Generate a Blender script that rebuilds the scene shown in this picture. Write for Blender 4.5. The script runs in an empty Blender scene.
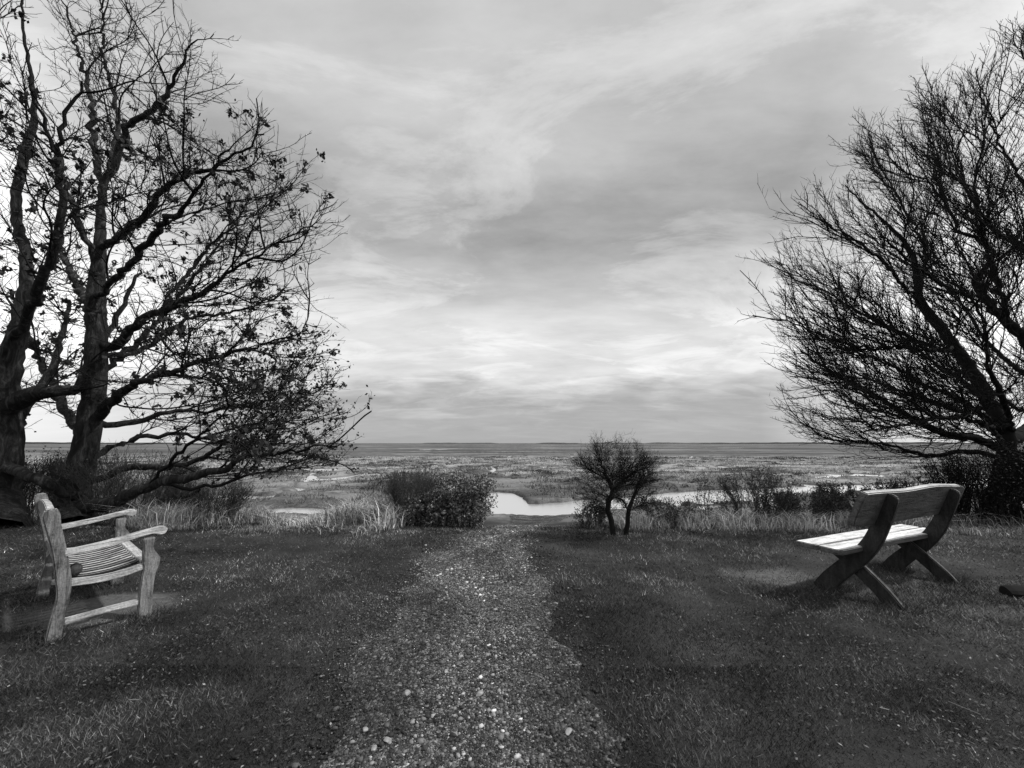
import bpy, bmesh, math
import numpy as np
from mathutils import Vector, noise as mnoise

# ------------------------------------------------------------ camera, world, sun
scn = bpy.context.scene
F_PX = 385.0; CAM_H = 1.35; PITCH = math.atan(59 / F_PX)
cd = bpy.data.cameras.new('camera'); cam = bpy.data.objects.new('camera', cd)
scn.collection.objects.link(cam); scn.camera = cam
cd.sensor_width = 36; cd.lens = 36 * F_PX / 1024; cd.clip_start = .05; cd.clip_end = 20000
cam.location = (0, 0, CAM_H); cam.rotation_euler = (math.pi / 2 + PITCH, 0, 0)

SUN_EL, SUN_AZ = math.radians(50), math.radians(94)      # azimuth from +Y towards +X
w = bpy.data.worlds.new('World'); scn.world = w; w.use_nodes = True
NT = w.node_tree; NT.nodes.clear()
def N(t, nt=None, **kw):
    n = (nt or NT).nodes.new(t)
    for k, v in kw.items(): setattr(n, k, v)
    return n
def L(a, b, nt=None): (nt or NT).links.new(a, b)
def M(op, a, b=None, c=None, nt=None, clamp=False):
    n = N('ShaderNodeMath', nt, operation=op, use_clamp=clamp)
    for i, v in enumerate((a, b, c)):
        if v is None: continue
        if isinstance(v, (int, float)): n.inputs[i].default_value = v
        else: L(v, n.inputs[i], nt)
    return n.outputs[0]
def ramp(fac, stops, nt=None, interp='LINEAR'):
    n = N('ShaderNodeValToRGB', nt); cr = n.color_ramp; cr.interpolation = interp
    while len(cr.elements) < len(stops): cr.elements.new(.5)
    for e, (p, v) in zip(cr.elements, stops):
        e.position = p; e.color = (v, v, v, 1)
    if fac is not None: L(fac, n.inputs[0], nt)
    return n.outputs[0]
sky = N('ShaderNodeTexSky', sky_type='NISHITA', sun_disc=False, sun_elevation=SUN_EL, sun_rotation=SUN_AZ)
bw = N('ShaderNodeRGBToBW'); L(sky.outputs[0], bw.inputs[0])
tc = N('ShaderNodeTexCoord'); sp = N('ShaderNodeSeparateXYZ'); L(tc.outputs['Generated'], sp.inputs[0])
dx, dy, dz = sp.outputs
zc = M('MAXIMUM', dz, 0.0)
den = M('ADD', zc, .16)
cu = M('DIVIDE', dx, den); cv = M('DIVIDE', dy, den)
cx = N('ShaderNodeCombineXYZ'); L(cu, cx.inputs[0]); L(cv, cx.inputs[1]); cx.inputs[2].default_value = 3.3
def sky_noise(scale, detail, rough, dist, sc=(1, 1, 1), off=(0, 0, 0)):
    mp = N('ShaderNodeMapping'); mp.inputs['Scale'].default_value = sc; mp.inputs['Location'].default_value = off
    mp.inputs['Rotation'].default_value = (0, 0, math.radians(20))
    L(cx.outputs[0], mp.inputs[0])
    n = N('ShaderNodeTexNoise'); n.inputs['Scale'].default_value = scale; n.inputs['Detail'].default_value = detail
    n.inputs['Roughness'].default_value = rough; n.inputs['Distortion'].default_value = dist
    L(mp.outputs[0], n.inputs['Vector']); return n.outputs['Fac']
n1 = sky_noise(.75, 4, .5, .5, off=(4.1, 1.7, 0))
n2 = sky_noise(2.0, 9, .60, .25, (.75, 1.2, 1), (1.0, 7.0, 0))
n3 = sky_noise(5.5, 8, .62, .15, (.6, 1.5, 1), (3, 0, 0))
zw = M('ADD', zc, M('MULTIPLY', M('SUBTRACT', n1, .5), .20))
zw = M('ADD', zw, M('MULTIPLY', M('SUBTRACT', n2, .5), .06))
base = ramp(zw, [(0, .43), (.09, .46), (.125, .60), (.16, .84), (.30, .84), (.38, .62), (.46, .50), (.54, .48), (.63, .60), (.74, .66), (.84, .60), (1, .60)])
amp = ramp(zc, [(0, .10), (.07, .35), (.18, 1.0), (.35, 1), (1, .8)])       # the cloud deck reads flat close to the horizon
n4 = sky_noise(1.5, 10, .66, .9, (.8, 1.4, 1), (11.0, 2.0, 0))
torn = ramp(n4, [(.0, 0), (.50, 0), (.56, .55), (.66, 1), (1, 1)])          # torn brighter edges of the cloud deck
v = M('MULTIPLY', M('SUBTRACT', n2, .5), .48)
v = M('ADD', v, M('MULTIPLY', M('SUBTRACT', n3, .5), .22))
v = M('ADD', v, M('MULTIPLY', M('SUBTRACT', torn, .35), .16))
v = M('ADD', base, M('MULTIPLY', v, amp))
side = M('MULTIPLY', M('SUBTRACT', M('ABSOLUTE', dx), .54, clamp=True), 2.0)
v = M('ADD', v, side)
lp = M('MAXIMUM', v, .12)
v = M('ADD', M('MULTIPLY', lp, 9.3), M('MULTIPLY', bw.outputs[0], .10))
bg = N('ShaderNodeBackground'); bg.inputs['Strength'].default_value = .10; L(v, bg.inputs['Color'])
wo = N('ShaderNodeOutputWorld'); L(bg.outputs[0], wo.inputs[0])

sl = bpy.data.lights.new('sun', 'SUN'); so = bpy.data.objects.new('sun', sl); scn.collection.objects.link(so)
sl.energy = 3.4; sl.angle = math.radians(3); sl.color = (1, .995, .985)
sd = Vector((math.sin(SUN_AZ) * math.cos(SUN_EL), math.cos(SUN_AZ) * math.cos(SUN_EL), math.sin(SUN_EL)))
so.rotation_euler = sd.to_track_quat('Z', 'Y').to_euler()
scn.view_settings.view_transform = 'Standard'; scn.view_settings.look = 'None'
scn.view_settings.exposure = 0; scn.view_settings.gamma = 1
scn.cycles.max_bounces = 5; scn.cycles.diffuse_bounces = 2; scn.cycles.transparent_max_bounces = 4

# ------------------------------------------------------------ helpers
rng = np.random.default_rng(7)
def tag(o, label=None, cat=None, group=None, kind=None):
    if label: o['label'] = label
    if cat: o['category'] = cat
    if group: o['group'] = group
    if kind: o['kind'] = kind
    return o
def empty(name, loc=(0, 0, 0)):
    o = bpy.data.objects.new(name, None); scn.collection.objects.link(o); o.location = loc; return o
def link_mesh(name, me, mat, parent=None):
    o = bpy.data.objects.new(name, me); scn.collection.objects.link(o)
    me.materials.append(mat)
    if parent: o.parent = parent
    return o
def np_mesh(name, V, Fc, mat, parent=None, val=None, smooth=False, loc=None):
    """V (n,3), Fc (m,k) constant polygon size"""
    V = np.asarray(V, np.float32); Fc = np.asarray(Fc, np.int32)
    if loc is not None: V = V - np.asarray(loc, np.float32)
    me = bpy.data.meshes.new(name)
    me.vertices.add(len(V)); me.vertices.foreach_set('co', V.ravel())
    k = Fc.shape[1]
    me.loops.add(Fc.size); me.loops.foreach_set('vertex_index', Fc.ravel())
    me.polygons.add(len(Fc)); me.polygons.foreach_set('loop_start', np.arange(0, Fc.size, k, dtype=np.int32))
    if smooth: me.polygons.foreach_set('use_smooth', np.ones(len(Fc), bool))
    if val is not None:
        for nm, a in (val.items() if isinstance(val, dict) else [('val', val)]):
            at = me.attributes.new(nm, 'FLOAT', 'POINT'); at.data.foreach_set('value', np.asarray(a, np.float32))
    me.update(calc_edges=True)
    return link_mesh(name, me, mat, parent)
def ray(px, py):
    u = (384 - py) / F_PX
    return np.array([(px - 512) / F_PX, math.cos(PITCH) - u * math.sin(PITCH), math.sin(PITCH) + u * math.cos(PITCH)])
def pt(px, py, Y):                       # point of the photo's view ray at distance Y ahead
    r = ray(px, py); t = Y / r[1]; return np.array([r[0] * t, Y, CAM_H + r[2] * t])
def on(px, py, z=0.):                    # where that ray meets the level z
    r = ray(px, py); t = (z - CAM_H) / r[2]; return np.array([r[0] * t, r[1] * t, z])
def to_px(P):
    z = P[:, 2] - CAM_H; d = P[:, 1] * math.cos(PITCH) + z * math.sin(PITCH)
    u = -P[:, 1] * math.sin(PITCH) + z * math.cos(PITCH); d = np.maximum(d, .01)
    return np.stack([512 + F_PX * P[:, 0] / d, 384 - F_PX * u / d], 1)
def in_poly(p, poly):
    poly = np.asarray(poly, float); ins = np.zeros(len(p), bool); j = len(poly) - 1
    for i in range(len(poly)):
        xi, yi = poly[i]; xj, yj = poly[j]
        c = ((yi > p[:, 1]) != (yj > p[:, 1])) & (p[:, 0] < (xj - xi) * (p[:, 1] - yi) / (yj - yi + 1e-9) + xi)
        ins ^= c; j = i
    return ins
def sm(a, b, x): t = np.clip((x - a) / (b - a), 0, 1); return t * t * (3 - 2 * t)
def _h(ix, iy, s):
    v = np.sin(ix * 127.1 + iy * 311.7 + s * 74.7) * 43758.5453
    return v - np.floor(v)
def vn(x, y, s=0):                       # smooth value noise 0..1
    x = np.asarray(x, float); y = np.asarray(y, float)
    ix, iy = np.floor(x), np.floor(y); fx, fy = x - ix, y - iy
    fx = fx * fx * (3 - 2 * fx); fy = fy * fy * (3 - 2 * fy)
    return (_h(ix, iy, s) * (1 - fx) + _h(ix + 1, iy, s) * fx) * (1 - fy) + (_h(ix, iy + 1, s) * (1 - fx) + _h(ix + 1, iy + 1, s) * fx) * fy
def fbm(x, y, s=0, o=4):
    r = 0; a = .5; t = 0
    for i in range(o): r = r + a * vn(x * 2 ** i + 13.7 * i, y * 2 ** i + 5.1 * i, s + i); t += a; a *= .55
    return r / t
def seg_dist(x, y, pts):
    """distance to a polyline with a half width at each point -> (distance / half width), plus plain distance"""
    best = np.full(np.shape(x), 1e9)
    for (ax, ay, aw), (bx, by, bw_) in zip(pts[:-1], pts[1:]):
        vx, vy = bx - ax, by - ay; t = np.clip(((x - ax) * vx + (y - ay) * vy) / (vx * vx + vy * vy), 0, 1)
        d = np.hypot(x - ax - t * vx, y - ay - t * vy) - (aw + t * (bw_ - aw))
        best = np.minimum(best, d)
    return best

# ------------------------------------------------------------ terrain
WATER_Z = -1.42
def wp(px, py, hw): q = on(px, py, WATER_Z); return (q[0], q[1], hw)
CREEK = [
    [wp(511, 513, .80), wp(506, 505, .80), wp(503, 498, .70), wp(500, 494, .4)],
    [wp(514, 513, .95), wp(562, 511, 1.15), wp(572, 508, 1.2)],
    [wp(545, 510, 1.5), wp(575, 508, 1.4), wp(620, 504, 1.3), wp(660, 500, 1.6), wp(700, 498, 1.9), wp(740, 494.5, 1.7), wp(800, 490.8, 1.3), wp(870, 488.5, 1.4), wp(1100, 482, 2.5)],
    [wp(499, 474.5, .25), wp(503, 473.5, .35)],
    [wp(552, 487, .35), wp(560, 486.5, .35)],
    [wp(282, 512, .75), wp(325, 513, .70)],
    [wp(120, 500, .8), wp(220, 497, .6), wp(262, 500, .5)],
    [wp(395, 462, .1), wp(425, 463, .1)],
    [wp(706, 448.3, 4), wp(736, 448.1, 4)], [wp(425, 450, 3), wp(445, 449.6, 3)],
]
PATH = [(-.15, -3, .66), (-.19, .5, .66), (-.24, 1.84, .69), (-.28, 2.5, .73), (-.34, 3.6, .73), (-.40, 5.0, .66), (-.30, 6.0, .46), (-.1, 7.2, .40), (.5, 10, .6), (1.2, 14.5, 1.3)]
def creek_d(x, y):
    d = np.full(np.shape(x), 1e9)
    wob = (fbm(x * .9, y * .7, 31, 3) - .5) * .9
    for c in CREEK:
        k = 1.0 if c[0][1] < 100 else 8
        d = np.minimum(d, seg_dist(x, y, c) + wob * k)
    return d
def gully(x, y):
    g = np.abs(fbm(x * .10 + 1.7, y * .075, 101, 3) - .5); g2 = np.abs(fbm(x * .22 + 5, y * .15, 105, 2) - .5)
    return np.maximum(1 - sm(.008, .034, g), .8 * (1 - sm(.008, .03, g2))) * (y < 130)
def height(x, y):
    x = np.asarray(x, float); y = np.asarray(y, float)
    marsh = -1.22 + .22 * (fbm(x * .35, y * .35, 3, 3) - .5) + .16 * (fbm(x * 1.3, y * 1.3, 9, 3) - .5) * (y < 200)
    brow = 6.1 + .5 * (fbm(x * .3, 0 * x, 5, 2) - .5)
    t = np.clip((y - brow) / (14.2 - 6.1), 0, 1)
    t = t ** 1.05
    lawn = .07 * (fbm(x * .5 + 3, y * .5, 21, 3) - .5) + .022 * (fbm(x * 4, y * 4, 22, 3) - .5)
    lawn = lawn + .10 * sm(3.5, 8, -x) - .015 * np.exp(-(seg_dist(x, y, PATH).clip(0) / .3) ** 2)
    dL = np.hypot(x + 3.5, y - 3.45); dR = np.hypot(x - 3.65, y - 3.98)
    k = np.minimum(1, np.minimum(sm(.7, 1.7, dL), sm(.8, 1.9, dR)))
    lawn = lawn * (.25 + .75 * k)
    z = lawn * (1 - t) + marsh * t
    gl = gully(x, y); z = z - .26 * gl * sm(14, 17, y)
    d = creek_d(x, y)
    bank = 1 - sm(-.05, .42, d)
    bank = np.where(y > 100, 1 - sm(-3, 4, d), bank)
    bank = np.maximum(bank, .0)
    shore = sm(11, 14, y)
    near = np.exp(-(np.hypot((x - 4.5) / 4.5, (y - 14.5) / 2.2)) ** 2); z = z - .14 * near * shore
    z = z - bank * (.60 * shore)
    return z

def axis(lim, fine, step, g):
    a = [0.]; s = step
    while a[-1] < lim:
        if a[-1] > fine: s *= g
        a.append(a[-1] + s)
    return np.array(a)
ax = axis(6000, 13, .10, 1.05); gx = np.concatenate([-ax[:0:-1], ax])
ay1 = axis(6000, 30, .10, 1.028); ay0 = axis(3000, 3, .25, 1.25); gy = np.concatenate([-ay0[:0:-1], ay1])
GX, GY = np.meshgrid(gx, gy); GZ = height(GX, GY)
V = np.stack([GX.ravel(), GY.ravel(), GZ.ravel()], 1)
nx, ny = len(gx), len(gy)
ii = (np.arange(ny - 1)[:, None] * nx + np.arange(nx - 1)[None]).ravel()
Fq = np.stack([ii, ii + 1, ii + nx + 1, ii + nx], 1)

def newmat(name):
    m = bpy.data.materials.new(name); m.use_nodes = True
    nt = m.node_tree; b = nt.nodes['Principled BSDF']; b.inputs['Specular IOR Level'].default_value = .25
    return m, nt, b
def tex(nt, scale, detail=4, rough=.55, sc=(1, 1, 1), obj=True, dist=0.):
    t = N('ShaderNodeTexCoord', nt); mp = N('ShaderNodeMapping', nt); mp.inputs['Scale'].default_value = sc
    L(t.outputs['Object'], mp.inputs[0], nt)
    n = N('ShaderNodeTexNoise', nt); n.inputs['Scale'].default_value = scale; n.inputs['Detail'].default_value = detail
    n.inputs['Roughness'].default_value = rough; n.inputs['Distortion'].default_value = dist
    L(mp.outputs[0], n.inputs['Vector'], nt); return n.outputs['Fac']
def bump(nt, b, hgt, strength, dist):
    n = N('ShaderNodeBump', nt); n.inputs['Strength'].default_value = strength; n.inputs['Distance'].default_value = dist
    L(hgt, n.inputs['Height'], nt); L(n.outputs[0], b.inputs['Normal'], nt)
def attr(nt, nm='val'):
    a = N('ShaderNodeAttribute', nt); a.attribute_name = nm; return a.outputs['Fac']
def mixv(nt, f, a, b):
    return M('ADD', M('MULTIPLY', a, M('SUBTRACT', 1., f, nt=nt), nt=nt), M('MULTIPLY', b, f, nt=nt), nt=nt)

m_ground, nt, b = newmat('ground')
lawn_c = ramp(tex(nt, 1.1, 6, .65), [(.32, .009), (.5, .025), (.70, .055)], nt)
fine = tex(nt, 55, 5, .7)
lawn_c = M('MULTIPLY', lawn_c, M('ADD', M('MULTIPLY', fine, 1.6, nt=nt), .2, nt=nt), nt=nt)
bare_c = ramp(tex(nt, 22, 6, .7), [(.3, .05), (.55, .11), (.8, .22)], nt)
m1 = tex(nt, .16, 7, .68, (1, 1.7, 1)); m2 = tex(nt, 2.3, 6, .7, (1, .8, 1))
marsh_c = ramp(M('ADD', M('MULTIPLY', m1, .75, nt=nt), M('MULTIPLY', m2, .25, nt=nt), nt=nt), [(.40, .04), (.47, .11), (.53, .27), (.66, .42)], nt)
far_c = ramp(tex(nt, .012, 8, .7, (1, 3.2, 1)), [(.38, .035), (.49, .075), (.56, .14), (.64, .30)], nt)
c = mixv(nt, attr(nt, 'bare'), lawn_c, bare_c)
c = mixv(nt, attr(nt, 'marsh'), c, marsh_c)
c = mixv(nt, attr(nt, 'far'), c, far_c)
c = mixv(nt, attr(nt, 'mud'), c, ramp(tex(nt, 9, 4), [(.3, .025), (.5, .06), (.7, .13)], nt))
L(c, b.inputs['Base Color'], nt); b.inputs['Roughness'].default_value = .95
bump(nt, b, M('ADD', M('MULTIPLY', fine, .3, nt=nt), m2, nt=nt), .8, .04)
def bare_mask(x, y):
    dl = np.hypot((x + 3.33) / .46, (y - 3.42) / .36); r1 = np.hypot((x - 2.75) / .55, (y - 4.15) / .30)
    r2 = np.hypot((x - 3.75) / .75, (y - 4.0) / .35); r3 = np.hypot((x - 3.9) / .5, (y - 3.35) / .16)
    nz = (fbm(x * 3.3, y * 3.3, 51, 4) - .5) * 1.1
    m = np.maximum.reduce([1 - sm(.8, 1.15, dl + nz * .5), .9 * (1 - sm(.5, 1.15, r1 + nz)), .6 * (1 - sm(.6, 1.2, r2 + nz)), .5 * (1 - sm(.5, 1.2, r3 + nz))])
    return m
x_, y_ = GX.ravel(), GY.ravel()
cd_ = creek_d(x_, y_)
far_m = sm(62, 95, y_ + 18 * (fbm(x_ * .02, y_ * .02, 8, 3) - .5))
marsh_m = sm(8.5, 12, y_ + 2 * (fbm(x_ * .5, y_ * .5, 77) - .5))
mud_m = np.where(y_ < 100, (1 - sm(.25, .5, cd_)) * sm(11, 14, y_), 0) * (GZ.ravel() < -1.3) * .9
mud_m = np.maximum(mud_m, .6 * (1 - sm(17, 42, y_ + 34 * (fbm(x_ * .09, y_ * .09, 133, 4) - .5))) * marsh_m)
mud_m = np.maximum(mud_m, .85 * gully(x_, y_) * sm(14, 17, y_))
shore_m = np.exp(-(np.hypot(x_ - 1.5, (y_ - 14.0) / 1.2) / 1.0) ** 2)
bm_ = np.maximum(bare_mask(x_, y_), 0)
ground = np_mesh('ground', V, Fq, m_ground, smooth=True,
                 val={'bare': np.maximum(bm_, shore_m), 'marsh': marsh_m * (1 - shore_m), 'far': far_m, 'mud': mud_m * (1 - shore_m)})
tag(ground, kind='structure')

m_water, nt, b = newmat('silver water')
b.inputs['Base Color'].default_value = (.98, .98, .98, 1); b.inputs['Metallic'].default_value = 1.0; b.inputs['Roughness'].default_value = .34
bump(nt, b, tex(nt, 3.5, 3, .5, (1, 2.5, 1)), .25, .02)
water = np_mesh('water', [(-6000, 10.5, WATER_Z), (6000, 10.5, WATER_Z), (6000, 5600, WATER_Z), (-6000, 5600, WATER_Z)], [(0, 1, 2, 3)], m_water)
tag(water, kind='structure')

# gravel path sheet, 4 mm proud of the ground
m_path, nt, b = newmat('trodden gravel earth')
vo = N('ShaderNodeTexVoronoi', nt); vo.inputs['Scale'].default_value = 60
t = N('ShaderNodeTexCoord', nt); L(t.outputs['Object'], vo.inputs['Vector'], nt)
vs = N('ShaderNodeSeparateColor', nt); L(vo.outputs['Color'], vs.inputs[0], nt)
pc = M('MULTIPLY', ramp(vs.outputs[0], [(0, .018), (.6, .065), (.9, .15), (1, .32)], nt), ramp(tex(nt, 2.0, 5), [(.32, .35), (.68, 1.6)], nt), nt=nt)
L(pc, b.inputs['Base Color'], nt); b.inputs['Roughness'].default_value = .9
bump(nt, b, M('SUBTRACT', tex(nt, 40, 3), vo.outputs['Distance'], nt=nt), 1, .02)
py = np.arange(-1.5, 14.8, .06); us = np.linspace(-1, 1, 33)
pc_ = np.interp(py, [p[1] for p in PATH], [p[0] for p in PATH]); pw_ = np.interp(py, [p[1] for p in PATH], [p[2] for p in PATH])
wl = pw_ * (.94 + .7 * (fbm(py * 3, py * 0, 61, 5) - .5)); wr = pw_ * (.94 + .7 * (fbm(py * 3, py * 0 + 9, 62, 5) - .5))
PX = pc_[:, None] + np.where(us[None] < 0, us[None] * wl[:, None], us[None] * wr[:, None]); PY = np.repeat(py[:, None], 33, 1)
PZ = height(PX, PY) + .006
n_ = 33; ii = (np.arange(len(py) - 1)[:, None] * n_ + np.arange(n_ - 1)[None]).ravel()
tag(np_mesh('path', np.stack([PX.ravel(), PY.ravel(), PZ.ravel()], 1), np.stack([ii, ii + 1, ii + n_ + 1, ii + n_], 1), m_path, smooth=True), kind='structure')

# ------------------------------------------------------------ stones of the path
def val_mat(name, rough=.85, spec=.25, mul=1.0, nscale=None, transl=0.):
    m, nt, b = newmat(name); a = attr(nt)
    if nscale: a = M('MULTIPLY', a, M('ADD', M('MULTIPLY', tex(nt, nscale, 4, .6), 1.2, nt=nt), .4, nt=nt), nt=nt)
    if mul != 1: a = M('MULTIPLY', a, mul, nt=nt)
    L(a, b.inputs['Base Color'], nt); b.inputs['Roughness'].default_value = rough; b.inputs['Specular IOR Level'].default_value = spec
    return m
m_stone = val_mat('flint', .7, .4, nscale=60)
bmt = bmesh.new(); bmesh.ops.create_icosphere(bmt, subdivisions=1, radius=1)
ICO_V = np.array([v.co[:] for v in bmt.verts]); ICO_F = np.array([[v.index for v in f.verts] for f in bmt.faces]); bmt.free()
bmt = bmesh.new(); bmesh.ops.create_icosphere(bmt, subdivisions=3, radius=1)
ICO3_V = np.array([v.co[:] for v in bmt.verts]); ICO3_F = np.array([[v.index for v in f.verts] for f in bmt.faces]); bmt.free()
def path_at(y): return np.interp(y, [p[1] for p in PATH], [p[0] for p in PATH]), np.interp(y, [p[1] for p in PATH], [p[2] for p in PATH])
n = 95000
gy_ = 1.1 + 7.4 * rng.random(n) ** 1.5
c0, hw = path_at(gy_); gx_ = c0 + hw * rng.normal(0, .56, n)
keep = np.abs(gx_ - c0) < hw * (1.45)
gx_, gy_ = gx_[keep], gy_[keep]; n = len(gx_)
sz = .0018 + .0028 * rng.random(n) + .012 * rng.random(n) ** 18
sz *= (1 + .05 * (gy_ - 2).clip(0))
S = sz[:, None] * (.6 + .8 * rng.random((n, 3))) * np.array([1, 1, .6]); A = rng.random(n) * 6.28
Vv = ICO_V[None] * (1 + .62 * (rng.random((n, 12, 1)) - .5)) * S[:, None]
Vr = np.stack([Vv[..., 0] * np.cos(A)[:, None] - Vv[..., 1] * np.sin(A)[:, None], Vv[..., 0] * np.sin(A)[:, None] + Vv[..., 1] * np.cos(A)[:, None], Vv[..., 2]], -1)
Vr += np.stack([gx_, gy_, height(gx_, gy_) + .006 + sz * .15], 1)[:, None]
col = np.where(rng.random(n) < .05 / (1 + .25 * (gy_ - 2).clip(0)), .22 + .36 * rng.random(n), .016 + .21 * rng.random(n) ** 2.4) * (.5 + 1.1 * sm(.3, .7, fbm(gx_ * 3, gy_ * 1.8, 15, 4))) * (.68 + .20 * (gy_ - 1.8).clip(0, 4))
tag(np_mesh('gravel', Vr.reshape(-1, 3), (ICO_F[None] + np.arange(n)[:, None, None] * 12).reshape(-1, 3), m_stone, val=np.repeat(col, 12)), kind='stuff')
# the few larger flints that stand out on the path
m_flint, nt, b = newmat('pale flint'); L(ramp(tex(nt, 30, 5, .6), [(.3, .12), (.55, .30), (.75, .5)], nt), b.inputs['Base Color'], nt)
b.inputs['Roughness'].default_value = .6
big = [(494, 595, .022), (459, 648, .024), (407, 692, .026), (479, 692, .030), (446, 670, .020), (365, 728, .020), (374, 748, .024), (387, 738, .024), (569, 728, .026), (458, 752, .018), (426, 643, .017), (513, 631, .018)]
BL = {0: 'bright white flint far up the middle of the path, set apart from the other stones', 3: 'knobbly pale flint in the middle of the gravel path'}
for i, (a_, b_, r_) in enumerate(big):
    q = on(a_, b_)
    P = ICO3_V * np.array([1.25, .85, .6]) * r_
    P *= .8
    for c_ in range(9):              # knocked-off flint facets
        nn_ = rng.normal(size=3); nn_ /= np.linalg.norm(nn_); dd = P @ nn_; lim = dd.max() * rng.uniform(.45, .85); P = P - np.outer(np.maximum(dd - lim, 0), nn_)
    an = i * 1.3; P = np.stack([P[:, 0] * math.cos(an) - P[:, 1] * math.sin(an), P[:, 0] * math.sin(an) + P[:, 1] * math.cos(an), P[:, 2]], 1)
    o = np_mesh('stone', P, ICO3_F, m_flint, smooth=False)
    o.location = (q[0], q[1], float(height(q[0], q[1])) + .006 + r_ * .3)
    tag(o, BL.get(i, 'pale flint pebble standing out in the darker fine gravel of the path'), 'stone', 'larger pale flints on the gravel path')

# ------------------------------------------------------------ grass
def blades(x, y, z, h, wd, lean, col, seg=1, droop=0.):
    n = len(x); a = rng.random(n) * 6.28; la = rng.random(n) * 6.28
    wx, wy = np.cos(a) * wd / 2, np.sin(a) * wd / 2; lx, ly = np.cos(la) * lean * h, np.sin(la) * lean * h
    B = np.stack([x, y, z], 1)
    if seg == 1:
        V = np.stack([B + np.stack([wx, wy, 0 * x], 1), B - np.stack([wx, wy, 0 * x], 1), B + np.stack([lx, ly, h], 1)], 1)
        F_ = np.arange(3 * n).reshape(n, 3); k = 3
    else:
        m1 = B + np.stack([lx * .35, ly * .35, h * .6], 1); tp = B + np.stack([lx * (1 + droop), ly * (1 + droop), h * (1 - droop * .25)], 1)
        w0 = np.stack([wx, wy, 0 * x], 1)
        V = np.stack([B + w0, B - w0, m1 - w0 * .8, m1 + w0 * .8, tp], 1)
        o = np.arange(n)[:, None] * 5
        F_ = np.concatenate([o + np.array([[0, 1, 2]]), o + np.array([[0, 2, 3]]), o + np.array([[3, 2, 4]])]); k = 5
    return V.reshape(-1, 3), F_, np.repeat(col, k)
def path_out(x, y): return seg_dist(x, y, PATH)
m_grass = val_mat('short turf', .75, .2)
bx_, by_ = [], []
for (y0, y1, xm, dens) in ((.9, 2.6, 4.2, 21000), (2.6, 4.2, 7.2, 8000), (4.2, 8.0, 13.5, 2200)):
    m_ = int((y1 - y0) * 2 * xm * dens)
    bx_.append(rng.uniform(-xm, xm, m_)); by_.append(rng.uniform(y0, y1, m_))
x = np.concatenate(bx_); y = np.concatenate(by_)
px_ = np.stack([x / y], 1)[:, 0]
keep = np.abs(px_) < 2.1
d = path_out(x, y); edge = sm(-.34, .08, d + (fbm(x * 2.6, y * 2.6, 88, 5) - .5) * 1.1)
patch = fbm(x * 1.1, y * 1.1, 91, 4)
keep &= rng.random(len(x)) < edge * (.35 + 1.1 * sm(.3, .6, patch)) * (1 - bare_mask(x, y) * .97)
x, y, patch = x[keep], y[keep], patch[keep]
h = (.012 + .022 * rng.random(len(x)) ** 1.8) * (1 + .9 * (patch - .5)) * (1 + .07 * (y - 2).clip(0))
wd = .0018 + .0010 * (y - 1).clip(0) + .0008 * rng.random(len(x))
pt2 = fbm(x * .7 + 7, y * .7, 95, 4)
fp = fbm(x * 3.1, y * 3.1, 96, 3)
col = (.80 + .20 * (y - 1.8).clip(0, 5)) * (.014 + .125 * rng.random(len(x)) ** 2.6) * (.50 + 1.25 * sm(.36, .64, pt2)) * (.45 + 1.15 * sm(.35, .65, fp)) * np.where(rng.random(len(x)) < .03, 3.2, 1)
tx, ty = [], []
def feet(ox, oy, yaw, pts, n, s_):
    for a_, b_ in pts:
        u_ = rng.normal(0, 1, (n, 2)) * s_; X_ = a_ + u_[:, 0]; Y_ = b_ + u_[:, 1]
        tx.append(ox + X_ * math.cos(yaw) - Y_ * math.sin(yaw)); ty.append(oy + X_ * math.sin(yaw) + Y_ * math.cos(yaw))
feet(-3.51, 3.447, -.651, [(.6, -.23), (.6, .23), (-.6, -.23), (-.6, .23)], 420, .075)
feet(3.622, 3.985, .464, [(-.67, -.28), (.67, -.28), (-.67, .2), (.67, .2)], 600, .10)
feet(3.622, 3.985, .464, [(-.45, -.33), (0, -.30), (.4, -.3)], 260, .16)
tx = np.concatenate(tx); ty = np.concatenate(ty)
h = np.concatenate([h, .03 + .06 * rng.random(len(tx))]); wd = np.concatenate([wd, np.full(len(tx), .0042)]); col = np.concatenate([col, .02 + .11 * rng.random(len(tx)) ** 2])
x = np.concatenate([x, tx]); y = np.concatenate([y, ty])
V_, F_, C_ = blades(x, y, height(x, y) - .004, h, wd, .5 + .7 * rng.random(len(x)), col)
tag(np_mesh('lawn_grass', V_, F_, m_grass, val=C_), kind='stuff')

# fallen leaves and dead stalks in the turf
m_leaf = val_mat('dead leaves', .7, .3)
def leaf_quads(c, size, col, flat=0., rs=1.):
    n = len(c); a = rng.normal(size=(n, 3)); a[:, 2] *= (1 - flat); a /= np.linalg.norm(a, axis=1)[:, None]
    b = rng.normal(size=(n, 3)); b[:, 2] *= (1 - flat); b = np.cross(a, b); nn = b / np.linalg.norm(b, axis=1)[:, None]
    if flat:
        nn = nn * (1 - flat) + rng.normal(0, .25, (n, 3)); nn[:, 2] += flat * 2 if flat else 0
        nn /= np.linalg.norm(nn, axis=1)[:, None]; b = np.cross(nn, a)
    else: b = nn; 
    s = size[:, None]
    V = np.stack([c - a * s * .55, c + b * s * .30 - a * s * .05, c + a * s * .55, c - b * s * .30 - a * s * .05], 1)
    return V.reshape(-1, 3), np.arange(4 * n).reshape(n, 4), np.repeat(col, 4)
n = 9000
y = 1.4 + 7 * rng.random(n) ** 1.3; x = rng.uniform(-1.5, 1.5, n) * y
k = (fbm(x * .8, y * .8, 14, 3) > .42) | (x < -.8); x, y = x[k], y[k]; n = len(x)
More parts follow.
